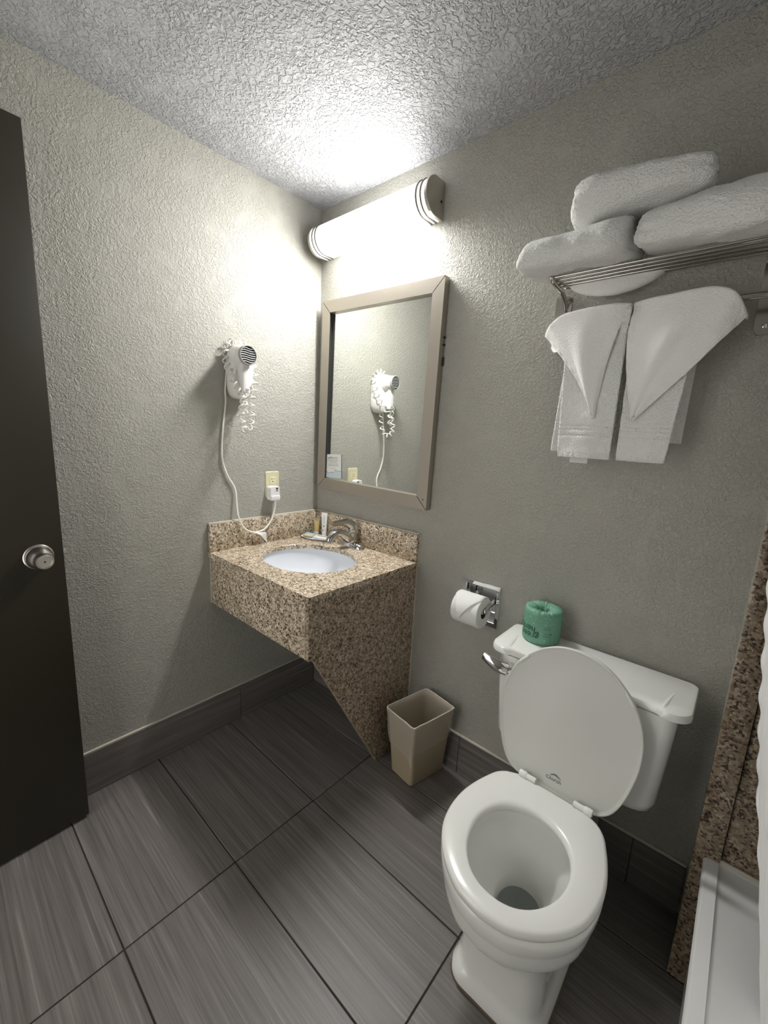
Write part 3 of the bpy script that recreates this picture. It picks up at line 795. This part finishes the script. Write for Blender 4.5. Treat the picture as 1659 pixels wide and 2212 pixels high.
obj('flush_lever', merge(tube(lvp, lambda q: (.020 - .006 * ss(.2, 1, q), .0085 - .003 * q), 16), lathe([(.016, -.203), (.016, -.213), (.012, -.226), (.006, -.229)], (1.157, 0, .655), 'y', 24)), 'chrome', t_)
# seat outline: half width against distance from the wall
HWT = [(-.684, 0), (-.681, .028), (-.673, .060), (-.655, .090), (-.632, .118), (-.600, .145), (-.560, .166), (-.510, .177), (-.455, .178), (-.400, .168), (-.350, .152), (-.325, .141), (-.306, .124), (-.296, .105), (-.290, .085), (-.288, .0)]
def egg_pts(tab, cx=CX):
    cp = catmull([(a, b, 0) for a, b in tab], 90)
    return [(cx + p.y, p.x) for p in cp] + [(cx - p.y, p.x) for p in reversed(cp[1:-1])]
EC = (CX, -.485)
EGG = polar_resample(egg_pts(HWT), EC, 96)
HOLE = [Vector((CX + .004 + .109 * math.copysign(abs(math.sin(a)) ** .92, math.sin(a)) * (1 - .05 * math.cos(a)), -.512 - .127 * math.cos(a), 0)) for a in [2 * PI * k / 200 for k in range(200)]]
HOLE = polar_resample(HOLE, EC, 96)
def eg(s, z, dy=0.0, base=None, c=EC):
    return [Vector((c[0] + (p.x - c[0]) * s, c[1] + (p.y - c[1]) * s + dy, z)) for p in (base or EGG)]
FOOT = polar_resample([(p.x, p.y) for p in rrect(CX - .112, CX + .118, -.583, -.130, .045, 0, 10)], EC, 96)
PED = polar_resample([(p.x, p.y) for p in rrect(CX - .098, CX + .104, -.568, -.150, .05, 0, 10)], EC, 96)
def mixr(A, B, t, z): return [Vector((a.x + (b.x - a.x) * t, a.y + (b.y - a.y) * t, z)) for a, b in zip(A, B)]
def bowl():
    rings = [eg(1, 0.0, base=FOOT), eg(1, .030, base=FOOT), mixr(FOOT, PED, .6, .042), mixr(FOOT, PED, 1, .06), mixr(PED, EGG, .02, .15), mixr(PED, EGG, .12, .205), mixr(PED, EGG, .36, .245), mixr(PED, EGG, .66, .272),
             eg(.915, .288), eg(.935, .296), eg(.95, .312), eg(.968, .335), eg(.972, .342), eg(.990, .350), eg(.995, .368), eg(.992, .380), eg(.975, .3835)]
    inn = [mixr(HOLE, EGG, .35, .3835), mixr(HOLE, EGG, .18, .380), mixr(HOLE, EGG, .12, .365), mixr(HOLE, EGG, .16, .345), mixr(HOLE, EGG, .10, .315)]
    def inner(s, z, dy): return [Vector((EC[0] + (p.x - EC[0]) * s, -.512 + (p.y + .512) * s + dy, z)) for p in HOLE]
    inn += [inner(1.02, .295, 0), inner(.92, .262, .010), inner(.78, .234, .026), inner(.66, .216, .041), inner(.56, .206, .054), inner(.515, .198, .060), inner(.49, .175, .062), inner(.46, .140, .064), inner(.40, .105, .064), inner(.15, .095, .06)]
    return loft(rings + inn)
obj('bowl', bowl(), 'porcelain', t_, angle=50)
obj('water', loft([[Vector((EC[0] + (p.x - EC[0]) * .484, -.512 + (p.y + .512) * .484 + .0622, z)) for p in HOLE] for z in (.1680, .1684)]), 'water', t_)
obj('back_deck', loft([rrect(CX - .085, CX + .085, -.32, -.02, .03, z) if z < .37 else rrect(CX - .10 + k, CX + .10 - k, -.32, -.03, .03, z) for z, k in ((.02, 0), (.20, 0), (.30, 0), (.375, .0), (.3875, .004))]), 'porcelain', t_, angle=40)
obj('caulk_bead', loft([eg(1.0, .0003, base=FOOT), [Vector((p.x + (p.x - EC[0]) * .03, p.y + (p.y - EC[1]) * .012, .0003)) for p in FOOT], [Vector((p.x + (p.x - EC[0]) * .012, p.y + (p.y - EC[1]) * .005, .007)) for p in FOOT], eg(1.0, .007, base=FOOT)], False, False), P('brown_caulk', (.16, .12, .085), .8), t_)
SEAT0, SEAT1 = .3855, .4065
def seat():
    o = lambda k, z: [Vector((EC[0] + (p.x - EC[0]) * (1 - k / .18), EC[1] + (p.y - EC[1]) * (1 - k / .2), z)) for p in EGG]
    i = lambda k, z: mixr(HOLE, EGG, k, z)
    return loft([o(.004, SEAT0), o(0, SEAT0 + .004), o(0, SEAT1 - .009), o(.003, SEAT1 - .003), o(.009, SEAT1), i(.14, SEAT1 + .0005), i(.05, SEAT1 - .001), i(.0, SEAT1 - .007), i(-.01, SEAT1 - .012), i(.02, SEAT0), o(.004, SEAT0)], False, False)
obj('seat', seat(), 'seatplastic', t_, angle=60)
# raised lid
LZ = [(.390, 0), (.3905, .060), (.394, .100), (.406, .126), (.430, .146), (.475, .164), (.54, .178), (.585, .1815), (.63, .1785), (.675, .1655), (.715, .144), (.75, .112), (.775, .078), (.79, .040), (.795, 0)]
LP = catmull([(a, b, 0) for a, b in LZ], 80)
LOUT = [(p.y, p.x) for p in LP] + [(-p.y, p.x) for p in reversed(LP[1:-1])]
hinge = Vector((CX, -.292, .410)); lean = math.atan2(.052, .385)
def lidp(x, z, off):     # off: distance in front of the lid plane
    h = z - .410
    return Vector((CX + x, hinge.y + .020 + h * math.sin(lean) - off * math.cos(lean), .410 + h * math.cos(lean) + off * math.sin(lean)))
def lid():
    def ring(k, off): return [lidp(x * (1 - k / .18), .59 + (z - .59) * (1 - k / .2), off) for x, z in LOUT]
    return loft([ring(.006, -.012), ring(.001, -.010), ring(0, -.004), ring(0, .003), ring(.0015, .0045), ring(.0035, .0045), ring(.0065, .001), ring(.010, .0), ring(.09, .001), ring(.16, .001)])
ld = obj('seat_lid', lid(), 'lidplastic', t_, angle=50)
for s in (-1, 1):
    x_, z_, a_ = (s * .134, .722, s * .78)
    obj('bumper', tube([lidp(x_ - s * .016 * math.cos(a_ * s), z_ + .018 * math.sin(abs(a_)) , .004), lidp(x_, z_, .0055), lidp(x_ + s * .014 * math.cos(a_), z_ - .018 * math.sin(abs(a_)), .004)], .0042, 10), 'seatplastic', ld)
    hx_ = CX + s * .078 + .008
    obj('hinge', merge(lathe([(.0085, hx_ - .010 + s * .008), (.0095, hx_ - .008 + s * .008), (.0095, hx_ + .008 + s * .008), (.0085, hx_ + .010 + s * .008)], (0, -.292, .411), 'x', 20), lathe([(.0075, hx_ - s * .028), (.0075, hx_ + s * .006)], (0, -.292, .411), 'x', 18), box(hx_ - .008 + s * .008, hx_ + .008 + s * .008, -.301, -.280, .386, .411, .002)), 'seatplastic', t_)
tv, tf = text_mesh('Church', .0135)
wmax = max(p.x for p in tv)
obj('lid_logo', merge(([lidp(p.x - wmax / 2 - .004, .424 + p.y, .0012 + .0012) for p in tv], tf),
    ([lidp(x, z, .0022) for x, z in [(-.014, .437), (-.004, .444), (.001, .444), (.016, .4365), (.012, .4365), (.000, .4405), (-.006, .4400), (-.010, .437)]], [[0, 1, 6, 7], [1, 2, 5, 6], [2, 3, 4, 5]])), 'ink', ld, smooth=False)

# ------------------------------------------------------------------ waste basket with liner
wb = thing('waste_basket', 'beige plastic waste basket with clear liner beside the vanity', 'waste basket', (.785, -.115, 0))
def quad_round(c4, r, z, n=5):
    out = []
    for k in range(4):
        p = Vector((*c4[k], z)); a = Vector((*c4[(k - 1) % 4], z)); b = Vector((*c4[(k + 1) % 4], z))
        d1 = (a - p).normalized(); d2 = (b - p).normalized()
        for i in range(n + 1):
            t = i / n; p1 = p + d1 * r; p2 = p + d2 * r
            out.append((1 - t) ** 2 * p1 + 2 * t * (1 - t) * p + t * t * p2)
    return out
B4 = [(.709, -.183), (.823, -.199), (.861, -.030), (.748, -.014)]
T4 = [(.711, -.231), (.860, -.256), (.900, -.055), (.752, -.030)]
ZT = .306
bc = Vector((.785, -.107)); tcn = Vector((.806, -.143))
def wbr(t, inset, r=.016):
    c4 = [(B4[k][0] + (T4[k][0] - B4[k][0]) * t, B4[k][1] + (T4[k][1] - B4[k][1]) * t) for k in range(4)]
    cc = bc + (tcn - bc) * t
    c4 = [tuple(cc + (Vector(p) - cc) * (1 - inset / .10)) for p in c4]
    return quad_round(c4, r, ZT * t)
def basket():
    return loft([wbr(.0, .004), wbr(.012, 0), wbr(.955, 0), wbr(.958, -.004), wbr(.995, -.005), wbr(1.0, -.003), wbr(1.0, .001), wbr(.95, .003), wbr(.03, .004)])
obj('body', basket(), 'can', wb, angle=35)
def liner():
    rings = []; n = len(wbr(0, 0))
    for k in range(22):
        s = k / 21
        if s < .42:   # outside, hanging down to about half height
            q = s / .42; t = .50 + .50 * q; ins = -.0058
        elif s < .5: t = 1.004; ins = -.0058 + .0085 * (s - .42) / .08
        else:
            q = (s - .5) / .5; t = 1.0 - .80 * q; ins = .005 + .010 * q
        ring = []
        base = wbr(t, ins)
        for j, p in enumerate(base):
            a = j / n
            am = .0030 if s < .42 else (.0022 if s < .5 else .006)
            dz = 0
            if s < .42: dz = (1 - s / .42) * (.030 * math.sin(a * 2 * PI * 2 + .6) + .012 * math.sin(a * 2 * PI * 5))
            nn = noise.noise(Vector((p.x * 38, p.y * 38, p.z * 20)))
            cc = Vector((.80, -.13, p.z)); dr = (p - cc).normalized()
            out = abs(nn) if s < .42 else -abs(nn)
            ring.append(p + dr * out * am * 1.5 + Vector((0, 0, dz + (.002 * abs(nn) if .42 <= s < .5 else 0))))
        rings.append(ring)
    return loft(rings, False, False)
obj('liner', liner(), 'liner', wb, angle=80)
def rimline():
    pts = [p + Vector((0, 0, .0025)) + noise.noise_vector(p * 55) * .0022 for p in catmull(wbr(1.0, -.003), 120)]
    pts = pts + [pts[0]]
    return tube(pts, lambda q: .0017 + .0010 * abs(noise.noise(Vector((q * 40, 0, 0)))), 6)
obj('liner_fold', rimline(), film('liner_edge', (.86, .82, .76), .70, .2), wb)

# ------------------------------------------------------------------ towel shelf
ts = thing('towel_shelf', 'chrome hotel towel shelf with lower towel bar', 'shelf', (1.35, 0, 1.6))
SZ = 1.768; AXL, AXR = 1.124, 1.592
for ax, s in ((AXL, 1), (AXR, -1)):
    pts = [Vector((ax - .012 - .012, 0, 0))]
    pl = [(ax - .030, 1.61), (ax - .022, 1.598), (ax + .008, 1.598), (ax + .016, 1.61), (ax + .016, 1.742), (ax + .008, 1.752), (ax - .030, 1.752)]
    V = [Vector((x, -.0006, z)) for x, z in pl] + [Vector((x, -.005, z)) for x, z in pl]
    n = len(pl)
    obj('wall_plate', (V, [list(range(n)), [n + k for k in range(n)]] + [[k, (k + 1) % n, n + (k + 1) % n, n + k] for k in range(n)]), 'chrome_shelf', ts, smooth=False)
    obj('shelf_arm', tube(catmull([(ax, -.004, 1.715), (ax, -.022, 1.738), (ax, -.05, 1.752), (ax, -.09, 1.756), (ax, -.128, 1.762), (ax, -.134, 1.770)], 24), lambda q: (.0095 - .003 * q, .006), 12), 'chrome_shelf', ts)
    obj('bar_arm', tube(catmull([(ax, -.004, 1.630), (ax, -.03, 1.648), (ax, -.058, 1.664), (ax, -.074, 1.666)], 16), lambda q: (.011 - .004 * q, .006), 12), 'chrome_shelf', ts)
    obj('arm_screw', lathe([(.006, -.005), (.006, -.008), (.003, -.009)], (ax - .010, 0, 1.617), 'y', 16), 'chrome_shelf', ts)
for y in (-.030, -.054, -.078, -.102, -.126):
    obj('shelf_bar', tube([(AXL, y, SZ), (AXR, y, SZ)], (lambda q: (.0042, .0055)), 12), 'chrome_shelf', ts)
BY, BZ = -.078, 1.665
obj('towel_bar', tube(catmull([(AXL - .002, BY + .004, BZ), (AXL + .02, BY, BZ), (1.36, BY, BZ), (AXR - .02, BY, BZ), (AXR + .002, BY + .004, BZ)], 20), .0075, 14), 'chrome_shelf', ts)

# folded towels on the shelf
def towel(name, label, c, hx_, hy, hz_, rot, seed, ex=6.0, droop=0.0, sagback=0.0, fold=.10, taper=0.0):
    nu, nv = 120, 150; rings = []
    for i in range(nu + 1):
        v = math.sin((i / nu - .5) * PI)
        s = max(0.02, (1 - min(.9999, abs(v)) ** ex)) ** (1 / ex * 1.3)
        ring = []
        for j in range(nv):
            a = 2 * PI * j / nv; ca, sa = math.cos(a), math.sin(a)
            e = 2.7
            yy = math.copysign(abs(ca) ** (2 / e), ca); zz_ = math.copysign(abs(sa) ** (2 / e), sa)
            # folded edge toward the room is round, layered groove toward the wall and on the ends
            groove = 1 - fold * math.exp(-(zz_ / .16) ** 2) * (ss(.55, 1.0, abs(v)) * .6 + ss(.5, 1, yy))
            q = Vector((hx_ * v, hy * yy * s * groove, hz_ * (zz_) * (s ** .6) * (1 + taper * v)))
            if abs(v) > .98: q.x *= groove
            n1 = noise.noise(q * 9 + Vector((seed, 0, 0))); n2 = noise.noise(q * 26 + Vector((0, seed, 0))); n3 = noise.noise(q * 150)
            q += q.normalized() * (.0120 * n1 + .0060 * n2 + .0021 * n3)
            q = Matrix.Rotation(rot, 3, 'Z') @ q + Vector(c)
            ring.append(q)
        rings.append(ring)
    for r in rings:
        for p in r:
            if droop and p.y < -.135: p.z -= droop * ((-.135 - p.y) / .1) ** 1.4
    vf = loft(rings)
    return vf
tl = thing('folded_towel', 'folded white towel at the left end of the shelf', 'towel', (1.19, -.125, SZ + .006), 'white terry towels')
vf = towel('t', '', (1.193, -.142, SZ + .050), .125, .116, .045, math.radians(-4), 1.7, ex=9.0, droop=.026, fold=.04)
obj('terry', vf, 'towel', tl, angle=180)
def sag():
    def fn(u, v):
        x = 1.140 + .235 * u; dp = math.sin(PI * min(1, u * 1.02)) ** .6 if 0 < u < 1 else 0
        y = -.052 + .044 * v; z = SZ + .010 - v * .0
        z = SZ + .006 - .042 * dp * math.sin(PI * v) ** .7 if 0 < v < 1 else SZ + .006
        return (x, y, z)
    return grid(fn, 40, 16)
solidify(obj('hanging_fold', sag(), 'cloth', tl, angle=180), .008)
t2 = thing('folded_towel', 'folded white towel at the right end of the shelf', 'towel', (1.46, -.12, SZ + .006), 'white terry towels')
obj('terry', towel('t', '', (1.464, -.138, SZ + .056), .130, .112, .049, math.radians(3), 5.1, droop=.032, taper=.16), 'towel', t2, angle=180)
t3 = thing('folded_towel', 'folded white towel lying on top of the two others', 'towel', (1.31, -.13, SZ + .09), 'white terry towels')
obj('terry', towel('t', '', (1.315, -.135, SZ + .134), .145, .105, .041, math.radians(10), 9.4, ex=5, fold=.16, taper=-.05), 'towel', t3, angle=180)

# hand towels and washcloths over the bar
def hand_towel(label, xtl, xtr, xfl, xfr, zf, xbl, xbr, zb, grp):
    root = thing('hand_towel', label, 'towel', ((xtl + xtr) / 2, BY, zf), grp)
    yf, yb = BY - .017, BY + .017
    def fn(u, v):
        if v < .45:
            q = v / .45; x = (xbl + (xbr - xbl) * u) * (1 - q) + (xtl + (xtr - xtl) * u) * q
            z = zb + (BZ - zb) * q; y = yb + .008 * (1 - q)
        elif v < .55:
            q = (v - .45) / .10; a = PI * q; x = xtl + (xtr - xtl) * u
            y = BY + .017 * math.cos(a); z = BZ + .014 * math.sin(a)
        else:
            q = (v - .55) / .45; x = (xtl + (xtr - xtl) * u) * (1 - q) + (xfl + (xfr - xfl) * u) * q
            z = BZ + (zf - BZ) * q; y = yf - .012 * q
            y += .004 * math.sin(u * 5 + q * 2) * q
            d_ = z - zf
            if .058 < d_ < .062 or .074 < d_ < .0775 or .086 < d_ < .0885: y += .0022
            if .010 < d_ < .0125: y += .0025
            if d_ < .011: y += .0012 * math.sin(u * 55)
            y += .0012 * noise.noise(Vector((x * 60, z * 60, u)))
        return (x, y, z)
    solidify(obj('towel_body', grid(fn, 40, 260), 'towel', root, angle=60), .009)
    return root
h_l = hand_towel('white hand towel hanging on the left half of the bar', 1.168, 1.322, 1.186, 1.322, 1.291, 1.148, 1.300, 1.305, 'hand towels on the bar')
obj('care_tag', box(1.215, 1.262, -.082, -.0808, 1.276, 1.300), 'paper', h_l)
h_r = hand_towel('white hand towel hanging on the right half of the bar', 1.332, 1.474, 1.338, 1.446, 1.291, 1.345, 1.468, 1.342, 'hand towels on the bar')
def washcloth(label, topc, tip, bow, seed):
    root = thing('washcloth', label, 'washcloth', (topc[0][0], BY, tip[2]), 'washcloths draped on the hand towels')
    tp_ = catmull(topc, 60)
    def fn(u, v):
        k = u * 60; i = min(int(k), 59); t = tp_[i].lerp(tp_[i + 1], k - i)
        kk = max(.12, min(1, u / .16, (1 - u) / .16)) ** .7
        if v < .12:      # over the back of the bar
            q = v / .12
            return (t.x, BY + .029 * kk * math.cos(PI * q), t.z - .020 * (1 - q) * kk + .012 * kk * math.sin(PI * q))
        q = (v - .12) / .88
        c = Vector(tip); e = .94
        p = t.lerp(c, q * (1 - .06 * (1 - abs(2 * u - 1))))
        p.x += bow * math.sin(PI * q) * (1 - u) - bow * .5 * math.sin(PI * q) * u
        ed = math.sin(PI * u)
        p.y = BY - .029 * (kk + (1 - kk) * ss(0, .3, q)) - .016 * math.sin(PI * min(1, q * .9)) * ed - .010 * q
        p.y += (.0035 * math.sin(u * 7 + seed) + .002 * math.sin(u * 15 + q * 5 + seed)) * ss(0, .35, q)
        if u < .06 or u > .94: p.y -= .0015 + .0012 * math.sin(q * 60)
        return p
    o = solidify(obj('cloth', grid(fn, 60, 80), 'cloth', root, angle=70), .004)
    return root
washcloth('white washcloth draped to a point over the left hand towel', [(1.104, BY, 1.628), (1.128, BY, 1.655), (1.155, BY, 1.672), (1.21, BY, 1.680), (1.27, BY, 1.682), (1.318, BY, 1.684)], (1.272, -.118, 1.398), .020, 1.0)
washcloth('white washcloth draped to a point over the right hand towel', [(1.324, BY, 1.684), (1.39, BY, 1.684), (1.45, BY, 1.688), (1.49, BY, 1.686), (1.525, BY, 1.668), (1.551, BY, 1.624)], (1.364, -.118, 1.392), -.012, 3.0)

# ------------------------------------------------------------------ bathtub and curtain
tub = thing('bathtub', 'white bathtub with a wide rim at the right edge', 'bathtub', (2.06, -.95, 0))
def tubm():
    n = 6
    R_ = lambda x0, x1, y0, y1, r, z: rrect(x0, x1, y0, y1, r, z, n)
    ya, yb = -1.74, -.1785
    return loft([R_(1.690, XE - .001, ya, yb, .004, 0.0), R_(1.690, XE - .001, ya, yb, .004, .335), R_(1.674, XE - .001, ya, yb, .004, .345), R_(1.672, XE - .001, ya, yb, .006, .372), R_(1.678, XE - .004, ya, yb, .008, .380),
                 R_(1.700, XE - .02, ya + .03, yb - .004, .01, .381), R_(1.703, XE - .02, ya + .03, yb - .006, .012, .377), R_(1.708, XE - .03, ya + .06, yb - .01, .012, .3755), R_(1.795, XE - .05, ya + .10, yb - .075, .04, .3740), R_(1.806, XE - .055, ya + .11, yb - .086, .05, .370),
                 R_(1.818, XE - .07, ya + .12, yb - .098, .06, .355), R_(1.835, XE - .09, ya + .18, yb - .12, .08, .22), R_(1.855, XE - .11, ya + .22, yb - .15, .10, .12), R_(1.89, XE - .15, ya + .28, yb - .20, .10, .085)])
obj('shell', tubm(), 'tub', tub, angle=45)
obj('caulk_bead', box(1.70, XE - .01, -.184, -.1775, .378, .388, .002), 'caulk', tub)
cu = thing('shower_curtain', 'white shower curtain hanging at the right edge over the tub', 'curtain', (1.7, -.5, .386))
LX = [(.385, 1.779), (.47, 1.760), (.52, 1.750), (.68, 1.720), (.88, 1.692), (1.15, 1.664), (1.3, 1.668), (1.95, 1.690)]
LY = [(.385, -.46), (.47, -.435), (.52, -.425), (.68, -.305), (.88, -.300), (1.15, -.235), (1.3, -.225), (1.95, -.215)]
def curt():
    def fn(u, v):
        z = .386 + 1.564 * v
        x = interp(LX, z); y0 = interp(LY, z)
        y = y0 + (-1.25 - y0) * u
        f = ss(0, .06, u)
        x += .020 * f + .018 * f * math.sin(u * 2 * PI * 9 + .8 * math.sin(v * 5)) + .0022 * (1 - f) * math.sin(z * 2 * PI / .068)
        y += .003 * (1 - f) * math.sin(z * 2 * PI / .068 + 1)
        return (x, y, z)
    return grid(fn, 150, 160)
solidify(obj('cloth', curt(), 'curtain', cu, angle=180), .0016)
rd = tag(obj('curtain_rod', lathe([(.013, -.188), (.013, YB + .001)], (1.700, 0, 1.965), 'y', 20), 'nickel'), 'metal shower curtain rod over the tub', 'rod')
